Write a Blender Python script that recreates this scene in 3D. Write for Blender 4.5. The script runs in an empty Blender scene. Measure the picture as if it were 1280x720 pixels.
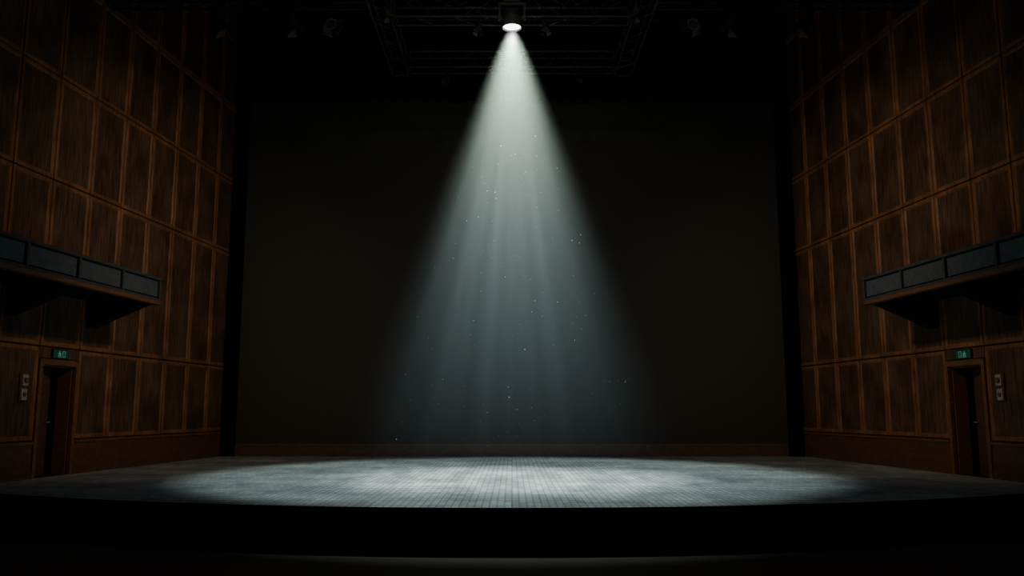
import bpy, bmesh, math, random
from mathutils import Vector, Matrix
random.seed(11)
scene = bpy.context.scene
D = bpy.data

# ------------------------------------------------------------ materials
def new_mat(name):
    m = D.materials.new(name); m.use_nodes = True
    nt = m.node_tree; b = nt.nodes["Principled BSDF"]
    return m, nt, b

def noise_mat(name, c1, c2, scale=(1,1,1), nscale=5, rough=0.6, detail=6, bump=0.0, metallic=0, spec=0.5, lo=0.3, hi=0.7, mottle=0.0):
    m, nt, b = new_mat(name)
    tc = nt.nodes.new("ShaderNodeTexCoord"); mp = nt.nodes.new("ShaderNodeMapping")
    mp.inputs["Scale"].default_value = scale
    n = nt.nodes.new("ShaderNodeTexNoise"); n.inputs["Scale"].default_value = nscale; n.inputs["Detail"].default_value = detail
    r = nt.nodes.new("ShaderNodeValToRGB")
    r.color_ramp.elements[0].position = lo; r.color_ramp.elements[1].position = hi
    r.color_ramp.elements[0].color = (*c1, 1); r.color_ramp.elements[1].color = (*c2, 1)
    L = nt.links.new
    L(tc.outputs["Object"], mp.inputs[0]); L(mp.outputs[0], n.inputs["Vector"])
    L(n.outputs["Fac"], r.inputs[0])
    col = r.outputs[0]
    if mottle > 0:   # large worn patches
        n2 = nt.nodes.new("ShaderNodeTexNoise"); n2.inputs["Scale"].default_value = 1.3; n2.inputs["Detail"].default_value = 5
        L(tc.outputs["Object"], n2.inputs["Vector"])
        mr = nt.nodes.new("ShaderNodeMapRange"); mr.inputs["From Min"].default_value = 0.35; mr.inputs["From Max"].default_value = 0.65
        mr.inputs["To Min"].default_value = 1-mottle; mr.inputs["To Max"].default_value = 1.0
        L(n2.outputs["Fac"], mr.inputs["Value"])
        mx = nt.nodes.new("ShaderNodeMix"); mx.data_type = 'RGBA'; mx.blend_type = 'MULTIPLY'; mx.inputs[0].default_value = 1
        L(col, mx.inputs[6]); L(mr.outputs[0], mx.inputs[7]); col = mx.outputs[2]
    L(col, b.inputs["Base Color"])
    b.inputs["Roughness"].default_value = rough; b.inputs["Metallic"].default_value = metallic
    b.inputs["Specular IOR Level"].default_value = spec
    if bump > 0:
        bp = nt.nodes.new("ShaderNodeBump"); bp.inputs["Strength"].default_value = bump; bp.inputs["Distance"].default_value = 0.02
        L(n.outputs["Fac"], bp.inputs["Height"]); L(bp.outputs[0], b.inputs["Normal"])
    return m

def emit_mat(name, col, s):
    m, nt, b = new_mat(name)
    b.inputs["Base Color"].default_value = (*col, 1)
    b.inputs["Emission Color"].default_value = (*col, 1); b.inputs["Emission Strength"].default_value = s
    return m

wood_field = noise_mat("wood_dark_field", (0.050,0.029,0.019), (0.20,0.108,0.062), (9,9,0.7), 3, 0.6, 8, 0.2, spec=0.3, mottle=0.5)
wood_rim = noise_mat("wood_rim", (0.18,0.078,0.035), (0.43,0.185,0.083), (6,6,0.8), 3, 0.5, 6, 0.1, spec=0.3, mottle=0.45)  # lighter rim wood; lit look of panel edges is put into this colour
wood_base = noise_mat("wood_base", (0.08,0.038,0.024), (0.15,0.07,0.042), (3,3,6), 2, 0.5, 6, 0.05)
wood_trim = noise_mat("wood_trim", (0.12,0.055,0.025), (0.22,0.10,0.05), (3,3,6), 2, 0.5, 6)
wall_mat = noise_mat("wall_backing", (0.012,0.007,0.005), (0.02,0.012,0.008), (1,1,1), 3, 0.8)
black_paint = noise_mat("black_paint", (0.006,0.006,0.006), (0.010,0.009,0.009), (1,1,1), 4, 0.8, spec=0.2)
black_metal = noise_mat("black_metal", (0.012,0.012,0.012), (0.025,0.025,0.025), (1,1,1), 8, 0.5, spec=0.3)
housing_metal = noise_mat("lamp_housing_metal", (0.035,0.035,0.033), (0.06,0.06,0.056), (1,1,1), 8, 0.5, spec=0.3)
truss_metal = noise_mat("truss_metal", (0.014,0.016,0.016), (0.028,0.028,0.028), (1,1,1), 8, 0.6, spec=0.3)
rail_metal = noise_mat("balcony_metal", (0.045,0.05,0.057), (0.07,0.077,0.085), (1,1,1), 6, 0.5)
panel_metal = noise_mat("balcony_panel_metal", (0.055,0.066,0.082), (0.10,0.115,0.13), (2,2,2), 5, 0.5)
drape_mat = noise_mat("black_drape", (0.004,0.004,0.004), (0.008,0.008,0.008), (1,1,1), 30, 0.95, spec=0.05)
backdrop_mat = noise_mat("backdrop_cloth", (0.048,0.043,0.037), (0.072,0.066,0.057), (1,1,1), 60, 0.95, spec=0.05, bump=0.1)
house_floor_mat = noise_mat("house_floor_wood", (0.05,0.035,0.028), (0.09,0.065,0.05), (0.6,6,1), 2, 0.7, spec=0.2)
plastic_mat = noise_mat("grey_plastic", (0.35,0.33,0.28), (0.45,0.42,0.36), (1,1,1), 10, 0.5)
sign_green = emit_mat("exit_green", (0.005,0.07,0.04), 0.17)
sign_white = emit_mat("exit_picto", (0.2,0.5,0.4), 0.16)
lens_mat = emit_mat("lamp_lens", (0.88,1.0,0.80), 9)
dust_mat = noise_mat("dust", (0.8,0.8,0.75), (0.9,0.9,0.85), (1,1,1), 5, 0.8)

# stage floor: small woven / studded squares and larger worn mats
def stage_floor_material():
    m, nt, b = new_mat("stage_floor_tiles"); N = nt.nodes.new; L = nt.links.new
    tc = N("ShaderNodeTexCoord")
    mpp = N("ShaderNodeMapping"); mpp.inputs["Scale"].default_value = (1,0.33,1); L(tc.outputs["Object"], mpp.inputs[0])
    br = N("ShaderNodeTexBrick"); br.offset = 0.0; br.squash = 1.0
    br.inputs["Scale"].default_value = 1.0
    br.inputs["Brick Width"].default_value = 0.10; br.inputs["Row Height"].default_value = 0.10
    br.inputs["Mortar Size"].default_value = 0.018; br.inputs["Mortar Smooth"].default_value = 0.9
    br.inputs["Color1"].default_value = (0.42,0.48,0.475,1); br.inputs["Color2"].default_value = (0.60,0.66,0.64,1)
    br.inputs["Mortar"].default_value = (0.26,0.30,0.31,1)
    L(mpp.outputs[0], br.inputs["Vector"])
    b2 = N("ShaderNodeTexBrick"); b2.offset = 0.5
    b2.inputs["Scale"].default_value = 1.0; b2.inputs["Brick Width"].default_value = 1.9; b2.inputs["Row Height"].default_value = 1.0
    b2.inputs["Mortar Size"].default_value = 0.01
    b2.inputs["Color1"].default_value = (0.68,0.68,0.68,1); b2.inputs["Color2"].default_value = (1,1,1,1); b2.inputs["Mortar"].default_value = (0.6,0.6,0.6,1)
    L(tc.outputs["Object"], b2.inputs["Vector"])
    n = N("ShaderNodeTexNoise"); n.inputs["Scale"].default_value = 0.9; n.inputs["Detail"].default_value = 8; n.inputs["Roughness"].default_value = 0.65
    L(tc.outputs["Object"], n.inputs["Vector"])
    r = N("ShaderNodeValToRGB"); r.color_ramp.elements[0].position = 0.35; r.color_ramp.elements[0].color = (0.55,0.58,0.60,1)
    r.color_ramp.elements[1].position = 0.65; r.color_ramp.elements[1].color = (1,1,1,1)
    L(n.outputs["Fac"], r.inputs[0])
    m1 = N("ShaderNodeMix"); m1.data_type = 'RGBA'; m1.blend_type = 'MULTIPLY'; m1.inputs[0].default_value = 1
    L(br.outputs["Color"], m1.inputs[6]); L(b2.outputs["Color"], m1.inputs[7])
    m2 = N("ShaderNodeMix"); m2.data_type = 'RGBA'; m2.blend_type = 'MULTIPLY'; m2.inputs[0].default_value = 1
    L(m1.outputs[2], m2.inputs[6]); L(r.outputs[0], m2.inputs[7])
    L(m2.outputs[2], b.inputs["Base Color"])
    b.inputs["Roughness"].default_value = 0.8; b.inputs["Specular IOR Level"].default_value = 0.2
    bp = N("ShaderNodeBump"); bp.inputs["Strength"].default_value = 0.2; bp.inputs["Distance"].default_value = 0.01
    bp.invert = True
    L(br.outputs["Fac"], bp.inputs["Height"]); L(bp.outputs[0], b.inputs["Normal"])
    return m
stage_mat = stage_floor_material()

# ------------------------------------------------------------ mesh helpers
def finish(bm, name, mats, smooth=False, parent=None, loc=None):
    bmesh.ops.recalc_face_normals(bm, faces=bm.faces)
    me = D.meshes.new(name); bm.to_mesh(me); bm.free()
    for m in mats: me.materials.append(m)
    if smooth:
        for p in me.polygons: p.use_smooth = True
    o = D.objects.new(name, me); scene.collection.objects.link(o)
    if parent: o.parent = parent
    return o

def hexa(bm, pts, mi=0):
    v = [bm.verts.new(p) for p in pts]
    for f in ((0,1,2,3),(4,7,6,5),(0,4,5,1),(1,5,6,2),(2,6,7,3),(3,7,4,0)):
        bm.faces.new([v[i] for i in f]).material_index = mi

def box(bm, x0,x1,y0,y1,z0,z1, mi=0, T=None):
    pts = [(x0,y0,z0),(x1,y0,z0),(x1,y1,z0),(x0,y1,z0),(x0,y0,z1),(x1,y0,z1),(x1,y1,z1),(x0,y1,z1)]
    if T: pts = [T(*p) for p in pts]
    hexa(bm, pts, mi)

def tube(bm, p, q, r, seg=8, mi=0, r2=None, caps=True):
    p = Vector(p); q = Vector(q); d = (q-p).normalized()
    a = d.orthogonal().normalized(); b = d.cross(a)
    r2 = r if r2 is None else r2
    A = [bm.verts.new(p + a*math.cos(t)*r + b*math.sin(t)*r) for t in [2*math.pi*i/seg for i in range(seg)]]
    B = [bm.verts.new(q + a*math.cos(t)*r2 + b*math.sin(t)*r2) for t in [2*math.pi*i/seg for i in range(seg)]]
    for i in range(seg):
        bm.faces.new((A[i],A[(i+1)%seg],B[(i+1)%seg],B[i])).material_index = mi
    if caps:
        bm.faces.new(A[::-1]).material_index = mi; bm.faces.new(B).material_index = mi

# ------------------------------------------------------------ room geometry
YB = 23.8; XB = 8.08; K = 0.11; HK = math.sqrt(1+K*K)
HOUSE_Z = -0.573; CEIL = 14.0
def wallT(side):
    # (s along the wall from the back corner, n out of the wall into the room, z)
    def T(s, n, z):
        y = YB - s/HK - n*K/HK
        x = XB + s*K/HK - n/HK
        return (side*x, y, z)
    return T

S_END = 27.0
COLW = 1.13
D0, D1 = 6.78, 7.98     # door column
DOOR_H = 2.12
cols = [(i*COLW, (i+1)*COLW) for i in range(6)] + [(D0, D1)]
s = D1
while s < S_END-0.5:
    cols.append((s, s+COLW)); s += COLW
rows = [(0.68,2.46),(2.46,5.70),(5.70,7.78),(7.78,9.95),(9.95,12.0),(12.0,13.9)]

def panel(bm, T, s0,s1,z0,z1):
    g=0.014; w=0.065
    def ring(i, n): return [T(s0+i,n,z0+i),T(s1-i,n,z0+i),T(s1-i,n,z1-i),T(s0+i,n,z1-i)]
    rings = [ring(g,0.0),ring(g,0.035),ring(g+0.012,0.045),ring(g+w,0.045),ring(g+w+0.025,0.022)]
    V = [[bm.verts.new(p) for p in r] for r in rings]
    for k in range(4):
        for i in range(4):
            f = bm.faces.new((V[k][i],V[k][(i+1)%4],V[k+1][(i+1)%4],V[k+1][i])); f.material_index = 1
    bm.faces.new(V[4]).material_index = 0

for side, nm in ((-1,"left"),(1,"right")):
    T = wallT(side)
    bm = bmesh.new(); th=-0.3
    ds0, ds1 = D0+0.09, D1-0.09
    box(bm, -0.3, ds0, th,0, HOUSE_Z, CEIL, 0, T)
    box(bm, ds1, S_END, th,0, HOUSE_Z, CEIL, 0, T)
    box(bm, ds0, ds1, th,0, DOOR_H, CEIL, 0, T)
    box(bm, ds0, ds1, th,0, HOUSE_Z, -0.002, 0, T)
    finish(bm, "wall_"+nm, [wall_mat])
    # panelling
    bm = bmesh.new()
    for (a,b) in cols:
        for ri,(z0,z1) in enumerate(rows):
            if a == D0 and ri == 0: continue
            panel(bm, T, a,b,z0,z1)
    # lintel board over the door
    box(bm, D0+0.01, D1-0.01, 0, 0.03, DOOR_H+0.13, 2.455, 0, T)
    finish(bm, "wood_wall_panelling", [wood_field, wood_rim])
    # baseboard / dado
    bm = bmesh.new()
    s_st = 9.75
    for (a,b,z0) in ((0.0,D0-0.02,0.001),(D1+0.02,s_st,0.001),(s_st,S_END,HOUSE_Z)):
        box(bm, a,b, 0,0.05, z0, 0.62, 0, T)
        box(bm, a,b, 0,0.075, 0.62, 0.675, 1, T)
        box(bm, a,b, 0.05,0.065, z0, z0+0.13, 0, T)
    finish(bm, "baseboard_"+nm, [wood_base, wood_trim])
    # door
    idx = 1 if side<0 else 2
    e = D.objects.new("door_%d"%idx, None); e.location = T((D0+D1)/2,0,0); scene.collection.objects.link(e)
    inv = Matrix.Translation(-Vector(e.location))
    def child(bm, name, mats):
        o = finish(bm, name, mats); o.data.transform(inv); o.parent = e; return o
    bm = bmesh.new()
    box(bm, D0, D0+0.09, -0.02,0.07, 0.001, DOOR_H+0.11, 0, T)
    box(bm, D1-0.09, D1, -0.02,0.07, 0.001, DOOR_H+0.11, 0, T)
    box(bm, D0+0.09, D1-0.09, -0.02,0.07, DOOR_H, DOOR_H+0.11, 0, T)
    box(bm, ds0, ds0+0.03, -0.3,-0.02, 0.001, DOOR_H, 0, T)
    box(bm, ds1-0.03, ds1, -0.3,-0.02, 0.001, DOOR_H, 0, T)
    box(bm, ds0, ds1, -0.3,-0.02, DOOR_H-0.03, DOOR_H, 0, T)
    child(bm, "door_frame", [wood_trim])
    bm = bmesh.new()
    box(bm, ds0-0.4, ds1+0.4, -1.6,-1.5, -0.1, 2.4, 0, T)
    box(bm, ds0-0.5, ds0-0.4, -1.6,-0.3, -0.1, 2.4, 0, T)
    box(bm, ds1+0.4, ds1+0.5, -1.6,-0.3, -0.1, 2.4, 0, T)
    box(bm, ds0-0.5, ds1+0.5, -1.6,-0.3, 2.4, 2.5, 0, T)
    box(bm, ds0-0.5, ds1+0.5, -1.6,-0.3, -0.1, 0.0, 0, T)
    child(bm, "vestibule", [black_paint])
    # leaf, hinged at the house-side jamb, ajar
    ang = math.radians(21)
    hs, hn = ds1-0.035, -0.06
    def TL(a, c, z):   # a along leaf, c thickness
        s_ = hs - a*math.cos(ang) + c*math.sin(ang)*-1
        n_ = hn - a*math.sin(ang) + c*math.cos(ang)
        return T(s_, n_, z)
    bm = bmesh.new(); W = ds1-ds0-0.08
    box(bm, 0, W, -0.045,0, 0.01, DOOR_H-0.04, 0, TL)
    for z0,z1 in ((0.2,0.95),(1.1,1.95)):
        box(bm, 0.14, W-0.14, 0,0.012, z0, z1, 1, TL)
        box(bm, 0.20, W-0.20, 0.012,0.02, z0+0.06, z1-0.06, 0, TL)
    tube(bm, TL(W-0.07,0,1.02), TL(W-0.07,0.06,1.02), 0.012, 8, 2)
    tube(bm, TL(W-0.07,0.06,1.02), TL(W-0.2,0.06,1.02), 0.011, 8, 2)
    child(bm, "door_leaf", [wood_base, wood_base, plastic_mat])
    # exit sign
    sc = (D0+D1)/2+0.02
    bm = bmesh.new()
    box(bm, sc-0.24, sc+0.24, 0.03,0.07, 2.245, 2.435, 2, T)
    box(bm, sc-0.22, sc+0.22, 0.07,0.075, 2.26, 2.42, 0, T)
    def q(a,b,z0,z1): box(bm, sc+a, sc+b, 0.075,0.078, z0, z1, 1, T)
    q(-0.13,-0.05,2.28,2.29); q(-0.13,-0.118,2.28,2.40); q(-0.062,-0.05,2.28,2.40); q(-0.13,-0.05,2.39,2.40)
    q(0.03,0.05,2.375,2.40); q(0.02,0.06,2.32,2.37); q(0.0,0.025,2.275,2.325); q(0.055,0.08,2.275,2.325); q(-0.01,0.09,2.345,2.358)
    finish(bm, "exit_sign", [sign_green, sign_white, black_metal])
    # wall-mounted switch box (twin unit)
    sf = 8.38
    bm = bmesh.new()
    box(bm, sf-0.09, sf+0.09, 0.022,0.06, 1.42, 1.92, 0, T)
    box(bm, sf-0.075, sf+0.075, 0.06,0.10, 1.70, 1.90, 1, T)
    box(bm, sf-0.075, sf+0.075, 0.06,0.09, 1.44, 1.64, 1, T)
    tube(bm, T(sf,0.10,1.8), T(sf,0.13,1.8), 0.05, 12, 0)
    tube(bm, T(sf,0.09,1.54), T(sf,0.11,1.54), 0.04, 12, 0)
    finish(bm, "wall_switch_box", [wood_trim, plastic_mat])

    # balcony
    bm = bmesh.new(); b0=6.28; b1=22.0; DP=1.42; ZB=3.46; ZT=3.99
    box(bm, b0,b1, 0.047,DP-0.03, ZB+0.03, ZB+0.12, 2, T)      # floor slab
    box(bm, b0-0.02,b1, DP-0.12,DP+0.03, ZB-0.03, ZB+0.045, 3, T) # timber nosing
    box(bm, b0-0.02,b0+0.06, 0.047,DP+0.03, ZB-0.03, ZB+0.045, 3, T)
    box(bm, b0,b1, DP-0.06,DP, ZB+0.045, ZB+0.10, 0, T)
    box(bm, b0-0.03,b1, DP-0.09,DP+0.03, ZT-0.05, ZT, 0, T)  # top rail
    box(bm, b0-0.03,b0+0.05, 0.047,DP+0.03, ZT-0.05, ZT, 0, T)
    a = b0
    while a < b1-0.3:
        box(bm, a-0.0,a+0.06, DP-0.07,DP+0.015, ZB+0.10, ZT-0.05, 0, T)
        nx = a+1.36
        box(bm, a+0.09,nx-0.03, DP-0.045,DP-0.02, ZB+0.13, ZT-0.08, 1, T)
        box(bm, a+0.06,nx, DP-0.05,DP-0.045, ZB+0.10, ZT-0.05, 2, T)
        a = nx
    box(bm, b0+0.01,b0+0.04, 0.047,DP-0.07, ZB+0.12, ZT-0.05, 1, T)
    a = b0+0.05
    while a < b1-0.3:
        pts = []
        for ss in (a, a+0.28):
            pts.append([T(ss,0.047,ZB+0.03),T(ss,DP-0.14,ZB+0.03),T(ss,DP-0.14,ZB-0.02),T(ss,0.047,ZB-0.52)])
        hexa(bm, pts[0]+pts[1], 2)
        a += 2.42
    finish(bm, "balcony", [rail_metal, panel_metal, black_paint, wood_trim])

# back wall, ceiling, house floor, rear wall
bm = bmesh.new(); box(bm, -XB-0.3,XB+0.3, YB,YB+0.3, HOUSE_Z, CEIL); finish(bm, "wall_back", [black_paint])
bm = bmesh.new(); box(bm, -12,12,-3.3,YB+0.3, CEIL, CEIL+0.2); finish(bm, "ceiling", [black_paint])
bm = bmesh.new(); box(bm, -12,12,-3.3,YB+0.3, HOUSE_Z-0.2, HOUSE_Z); finish(bm, "floor", [house_floor_mat])
bm = bmesh.new(); box(bm, -11.3,11.3,-3.3,-3.0, HOUSE_Z, CEIL); finish(bm, "wall_rear", [black_paint])
bm = bmesh.new()
box(bm, -XB,XB, YB-0.16,YB-0.12, 0.001, 0.30, 0); box(bm, -XB,XB, YB-0.18,YB-0.12, 0.30, 0.335, 1)
finish(bm, "baseboard_back", [wood_base, wood_trim])

# backdrop cloth
bm = bmesh.new(); box(bm, -XB+0.1,XB-0.1, YB-0.10,YB-0.06, 0.0, 12.0); finish(bm, "backdrop_screen", [backdrop_mat])
# drapes
def drape(name, x0,x1,y,z0,z1, fold=0.22, amp=0.05):
    bm = bmesh.new(); n = int((x1-x0)/fold*8)+1; prev=None
    for i in range(n+1):
        x = x0+(x1-x0)*i/n; yy = y+amp*math.sin(2*math.pi*(x-x0)/fold)
        a = bm.verts.new((x,yy,z0)); b = bm.verts.new((x,yy,z1))
        if prev: bm.faces.new((prev[0],a,b,prev[1]))
        prev=(a,b)
    o = finish(bm, name, [drape_mat], smooth=True)
    m = o.modifiers.new("thick","SOLIDIFY"); m.thickness=0.01
    return o
drape("leg_curtain", -8.04,-7.62, YB-0.28, 0.003, 13.9)
drape("leg_curtain", 7.62,8.04, YB-0.28, 0.003, 13.9)
drape("border_curtain", -7.9,7.9, YB-0.42, 10.15, 13.9, 0.4)

# stage
R=16.96; YF=11.2
bm = bmesh.new()
arc=[]
XE = 9.12
for i in range(97):
    x = -XE+2*XE*i/96; arc.append((x, YF+R-math.sqrt(R*R-x*x)))
outline = arc+[(XB-0.01,YB-0.01),(-XB+0.01,YB-0.01)]
top=[bm.verts.new((x,y,0)) for x,y in outline]; bot=[bm.verts.new((x,y,HOUSE_Z+0.001)) for x,y in outline]
bm.faces.new(top).material_index=0; bm.faces.new(bot[::-1]).material_index=1
n=len(outline)
for i in range(n):
    bm.faces.new((top[i],top[(i+1)%n],bot[(i+1)%n],bot[i])).material_index=1
for i in range(96):
    (x0,y0),(x1,y1)=arc[i],arc[i+1]
    hexa(bm,[(x0,y0-0.03,-0.06),(x1,y1-0.03,-0.06),(x1,y1+0.0,-0.06),(x0,y0+0.0,-0.06),
             (x0,y0-0.03,0.0),(x1,y1-0.03,0.0),(x1,y1+0.0,0.0),(x0,y0+0.0,0.0)],1)
finish(bm, "stage_platform", [stage_mat, black_paint])

# ------------------------------------------------------------ rigging
def truss(bm, p, q, w=0.38, mi=0, bay=0.4):
    p=Vector(p); q=Vector(q); d=(q-p); L=d.length; d.normalize()
    up=Vector((0,0,1)); sd=d.cross(up)
    c=[sd*w/2+up*w/2, -sd*w/2+up*w/2, -sd*w/2-up*w/2, sd*w/2-up*w/2]
    for o in c: tube(bm,p+o,q+o,0.025,6,mi)
    nb=int(L/bay)
    for i in range(nb):
        a=p+d*(L*i/nb); b=p+d*(L*(i+1)/nb)
        for k in range(4):
            o1,o2=(c[k],c[(k+1)%4]) if i%2==0 else (c[(k+1)%4],c[k])
            tube(bm,a+o1,b+o2,0.012,5,mi,caps=False)
    for t in (p,q):
        for k in range(4): tube(bm,t+c[k],t+c[(k+1)%4],0.02,5,mi)
ZR=9.35
bm=bmesh.new()
truss(bm,(-2.4,16.25,ZR),(2.4,16.25,ZR))
truss(bm,(-2.4,18.9,ZR+0.05),(2.4,18.9,ZR+0.05))
truss(bm,(-2.65,11.5,ZR),(-2.65,19.1,ZR)); truss(bm,(2.65,11.5,ZR),(2.65,19.1,ZR))
for x in (-2.65,2.65):
    for y in (12.0,16.25,18.9): tube(bm,(x,y,ZR+0.15),(x,y,CEIL-0.005),0.012,6,1)
finish(bm,"lighting_truss",[truss_metal,black_metal])
# side runs of truss carrying the wing lamps
for sg in (-1,1):
    bm=bmesh.new(); xa,xb=sorted((sg*2.95,sg*8.3))
    truss(bm,(xa,16.3,9.66),(xb,16.3,9.66),0.30)
    for x in (sg*3.3,sg*5.6,sg*7.9): tube(bm,(x,16.3,9.8),(x,16.3,CEIL-0.005),0.01,6)
    finish(bm,"lighting_truss",[truss_metal])
bm=bmesh.new(); x0,x1,y,z=-6.5,6.5,20.8,11.4
tube(bm,(x0,y,z),(x1,y,z),0.03,8); tube(bm,(x0,y,z+0.3),(x1,y,z+0.3),0.02,8)
for i in range(14): tube(bm,(x0+i,y,z),(x0+i,y,z+0.3),0.012,6)
for x in (x0+0.3,0,x1-0.3): tube(bm,(x,y,z+0.3),(x,y,CEIL-0.005),0.01,6)
finish(bm,"lighting_batten",[black_metal])

def par(x,y,z,aim=(0,0,-1),sc=1.0,name="stage_light"):
    bm=bmesh.new(); a=Vector(aim).normalized(); P=Vector((x,y,z))
    c=P-Vector((0,0,0.36*sc))
    back=c-a*0.18*sc; fr=c+a*0.16*sc
    tube(bm,back,back+a*0.1*sc,0.07*sc,14,0,r2=0.12*sc); tube(bm,back+a*0.1*sc,fr,0.12*sc,14,0)
    tube(bm,fr,fr+a*0.02*sc,0.145*sc,14,0); tube(bm,fr+a*0.02*sc,fr+a*0.025*sc,0.11*sc,14,1)
    u=a.orthogonal().normalized(); v=a.cross(u)
    for (e1,e2) in ((u,v),(v,u),(-u,v),(-v,u)):
        o=fr+a*0.02*sc+e1*0.13*sc; t=o+(a*0.14+e1*0.07)*sc
        w=0.1*sc
        hexa(bm,[o-e2*w,o+e2*w,t+e2*w*1.2,t-e2*w*1.2]+[p_+e1*0.006 for p_ in (o-e2*w,o+e2*w,t+e2*w*1.2,t-e2*w*1.2)],0)
    h=Vector((1,0,0)) if abs(a.x)<0.6 else Vector((0,1,0))
    for sg in (-1,1):
        tube(bm,c+h*sg*0.15*sc,P+h*sg*0.15*sc-Vector((0,0,0.1*sc)),0.012*sc,6)
        tube(bm,c+h*sg*0.11*sc,c+h*sg*0.17*sc,0.02*sc,8)
    tube(bm,P+h*-0.15*sc-Vector((0,0,0.1*sc)),P+h*0.15*sc-Vector((0,0,0.1*sc)),0.012*sc,6)
    tube(bm,P-Vector((0,0,0.1*sc)),P,0.025*sc,8)
    finish(bm,name,[black_metal,black_paint])
for x,am in ((-4.5,(0.4,0.2,-1)),(-3.75,(0.5,-0.5,-1)),(3.75,(-0.5,-0.5,-1)),(4.5,(-0.4,0.2,-1)),(-6.0,(0.5,0.3,-1)),(6.0,(-0.5,0.3,-1))):
    par(x,16.15,9.48,am,0.95)
for x in (-0.68,0.68): par(x,16.07,9.13,(0,-0.3,-1),0.5)
for x in (-1.55,1.55): par(x,18.72,9.18,(0,-0.3,-1),0.5)
for x in (-2.45,2.45): par(x,15.4,9.13,(-0.2*x,0,-1),0.55)

# main spotlight (moving head)
LX,LY,LZ=0.0,16.0,8.94
bm=bmesh.new()
tube(bm,(LX,LY,LZ),(LX,LY,LZ+0.12),0.205,28,0,r2=0.205); tube(bm,(LX,LY,LZ+0.12),(LX,LY,LZ+0.28),0.19,28,0,r2=0.16)
tube(bm,(LX,LY,LZ+0.28),(LX,LY,LZ+0.35),0.15,28,0,r2=0.09)
# hood ring around the glass
tube(bm,(LX,LY,LZ-0.06),(LX,LY,LZ),0.20,28,0,r2=0.205,caps=False)
tube(bm,(LX,LY,LZ-0.06),(LX,LY,LZ),0.185,28,0,r2=0.18,caps=False)
tube(bm,(LX,LY,LZ-0.022),(LX,LY,LZ-0.001),0.175,28,1,r2=0.178)
tube(bm,(LX,LY,LZ-0.045),(LX,LY,LZ-0.022),0.10,28,1,r2=0.172)
for k in range(5): tube(bm,(LX,LY,LZ+0.13+k*0.028),(LX,LY,LZ+0.14+k*0.028),0.197,28,0)
for sg in (-1,1):
    tube(bm,(LX+sg*0.17,LY,LZ+0.16),(LX+sg*0.26,LY,LZ+0.16),0.035,10)
    box(bm,LX+sg*0.25-0.02,LX+sg*0.25+0.02,LY-0.05,LY+0.05,LZ+0.1,LZ+0.42,0)
box(bm,LX-0.27,LX+0.27,LY-0.06,LY+0.05,LZ+0.40,LZ+0.46,0)
box(bm,LX-0.17,LX+0.17,LY-0.1,LY+0.03,LZ+0.46,LZ+0.56,0)
for sg in (-1,1): tube(bm,(LX+sg*0.12,LY+0.035,LZ+0.2),(LX+sg*0.12,LY+0.035,LZ+0.5),0.012,6)
finish(bm,"spotlight",[housing_metal,lens_mat])

# haze cone; beam fade, soft edge and tint put into density and colour
TA=math.tan(math.radians(22)); bm=bmesh.new()
z0=LZ-0.07; zb=0.4; r0=0.16
tube(bm,(LX,LY,z0),(LX,LY,zb),r0,64,0,r2=r0+(z0-zb)*TA)
hz=D.materials.new("haze"); hz.use_nodes=True; nt=hz.node_tree; nt.nodes.clear(); N=nt.nodes.new; L=nt.links.new
out=N("ShaderNodeOutputMaterial"); vs=N("ShaderNodeVolumeScatter"); vs.inputs["Anisotropy"].default_value=0.0
tc=N("ShaderNodeTexCoord"); sx=N("ShaderNodeSeparateXYZ"); L(tc.outputs["Object"],sx.inputs[0])
def mth(op,a,b=None):
    n=N("ShaderNodeMath"); n.operation=op
    for i,v in enumerate((a,b)):
        if v is None: continue
        if isinstance(v,(int,float)): n.inputs[i].default_value=v
        else: L(v,n.inputs[i])
    return n.outputs[0]
mr=N("ShaderNodeMapRange"); mr.inputs["From Min"].default_value=0.4; mr.inputs["From Max"].default_value=7.5
mr.inputs["To Min"].default_value=0.003; mr.inputs["To Max"].default_value=0.046
L(sx.outputs["Z"],mr.inputs["Value"])
yy=mth('SUBTRACT',sx.outputs["Y"],LY)
rr=mth('SQRT',mth('ADD',mth('MULTIPLY',sx.outputs["X"],sx.outputs["X"]),mth('MULTIPLY',yy,yy)))
RR=mth('ADD',mth('MULTIPLY',mth('SUBTRACT',z0,sx.outputs["Z"]),TA),r0)
fr=N("ShaderNodeMapRange"); fr.interpolation_type='SMOOTHSTEP'; fr.inputs["From Min"].default_value=1.0; fr.inputs["From Max"].default_value=0.55
L(mth('DIVIDE',rr,RR),fr.inputs["Value"])
L(mth('MULTIPLY',mr.outputs[0],fr.outputs[0]),vs.inputs["Density"])
rp=N("ShaderNodeMapRange"); rp.inputs["From Min"].default_value=2; rp.inputs["From Max"].default_value=8
mx=N("ShaderNodeMix"); mx.data_type='RGBA'; mx.inputs[6].default_value=(0.66,0.88,1,1); mx.inputs[7].default_value=(0.92,1,0.84,1)
L(sx.outputs["Z"],rp.inputs["Value"]); L(rp.outputs[0],mx.inputs[0]); L(mx.outputs[2],vs.inputs["Color"])
L(vs.outputs[0],out.inputs["Volume"])
finish(bm,"light_beam_haze",[hz])

# dust motes
bm=bmesh.new()
for i in range(170):
    h=random.uniform(0.6,6.4); r_=(LZ-h)*math.tan(math.radians(18))*math.sqrt(random.random()); t=random.uniform(0,6.28)
    bmesh.ops.create_icosphere(bm,subdivisions=1,radius=random.choice([0.003,0.003,0.004,0.004,0.005,0.008]),matrix=Matrix.Translation((r_*math.cos(t),LY+r_*math.sin(t),h)))
finish(bm,"dust_motes",[dust_mat])

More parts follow.
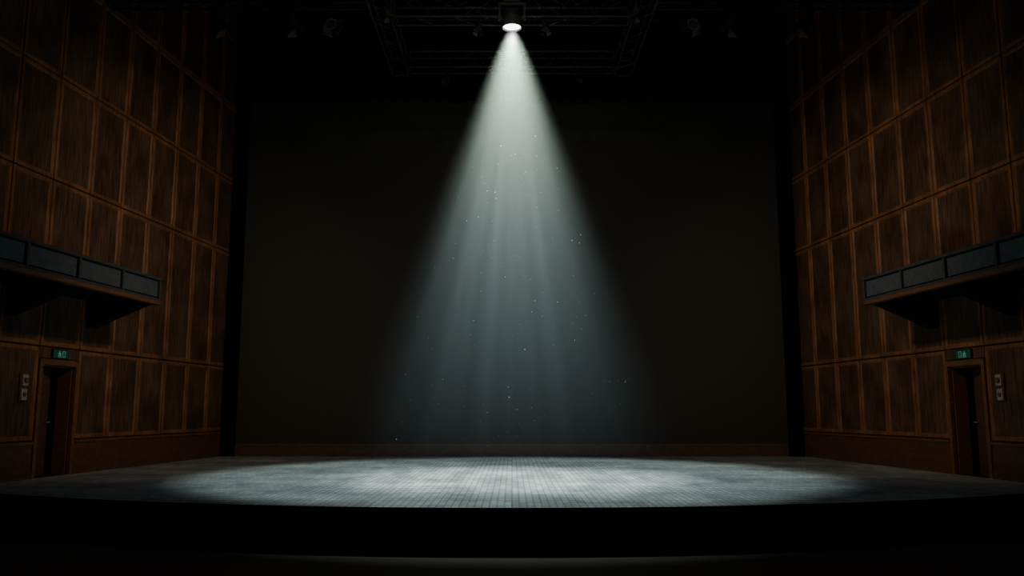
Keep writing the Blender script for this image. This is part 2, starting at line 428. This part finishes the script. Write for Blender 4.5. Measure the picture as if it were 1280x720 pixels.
# ------------------------------------------------------------ lights
def spot(name,loc,target,power,size,blend,col,rad=0.1):
    l=D.lights.new(name,'SPOT'); l.energy=power; l.spot_size=math.radians(size); l.spot_blend=blend; l.color=col; l.shadow_soft_size=rad
    o=D.objects.new(name,l); o.location=loc
    o.rotation_euler=(Vector(target)-Vector(loc)).to_track_quat('-Z','Y').to_euler(); scene.collection.objects.link(o); return o
sp=spot("spotlight_beam",(LX,LY,LZ-0.16),(LX,LY,0),8000,50,1.0,(0.90,1.0,0.93),0.07)
sp.rotation_euler=(0,0,0)
# gobo streaks: intensity varies with direction
l=sp.data; l.use_nodes=True; nt=l.node_tree; em=nt.nodes["Emission"]; N=nt.nodes.new; L=nt.links.new
tc=N("ShaderNodeTexCoord"); sx=N("ShaderNodeSeparateXYZ"); L(tc.outputs["Normal"],sx.inputs[0])
dx=N("ShaderNodeMath"); dx.operation='DIVIDE'; L(sx.outputs[0],dx.inputs[0]); L(sx.outputs[2],dx.inputs[1])
dy=N("ShaderNodeMath"); dy.operation='DIVIDE'; L(sx.outputs[1],dy.inputs[0]); L(sx.outputs[2],dy.inputs[1])
dys=N("ShaderNodeMath"); dys.operation='MULTIPLY'; L(dy.outputs[0],dys.inputs[0]); dys.inputs[1].default_value=0.15
cb=N("ShaderNodeCombineXYZ"); L(dx.outputs[0],cb.inputs[0]); L(dys.outputs[0],cb.inputs[1])
no=N("ShaderNodeTexNoise"); no.inputs["Scale"].default_value=19; no.inputs["Detail"].default_value=3; L(cb.outputs[0],no.inputs["Vector"])
mr=N("ShaderNodeMapRange"); mr.inputs["From Min"].default_value=0.35; mr.inputs["From Max"].default_value=0.65
mr.inputs["To Min"].default_value=0.55; mr.inputs["To Max"].default_value=1.4
L(no.outputs["Fac"],mr.inputs["Value"]); L(mr.outputs[0],em.inputs["Strength"])
pool=spot("spotlight_pool",(LX,LY,LZ-0.14),(LX,LY+0.7,0),2350,74.5,0.3,(0.84,1.0,0.97),0.10)

# warm fill added to brighten the walls, no fixture behind it
for sg in (-1,1):
    spot("fill_light",(-sg*1.0,12.5,8.4),(sg*8.6,20.2,3.2),1000,66,1.0,(1.0,0.74,0.52),0.3)
spot("fill_light",(0,6,8.6),(0,YB,5),680,62,1.0,(1.0,0.88,0.72),0.4)  # unseen fill added to lift the backdrop
spot("stage_fill",(0,15,8.7),(0,16.5,0),85,120,0.6,(0.62,0.82,1.0),0.5)  # cool fill added for the floor outside the pool
spot("fill_light",(0,2,9),(0,8,-0.5),130,130,1.0,(1.0,0.80,0.62),0.5)  # weak warm fill added over the house floor

w=D.worlds.new("world"); scene.world=w; w.use_nodes=True
w.node_tree.nodes["Background"].inputs[0].default_value=(0.01,0.01,0.01,1); w.node_tree.nodes["Background"].inputs[1].default_value=0.1

cam=D.cameras.new("camera"); co=D.objects.new("camera",cam); scene.collection.objects.link(co)
cam.sensor_width=36; cam.lens=1050/1280*36; cam.clip_end=200
co.location=(0,0,1.25); co.rotation_euler=(math.radians(98.3),0,0)
scene.camera=co
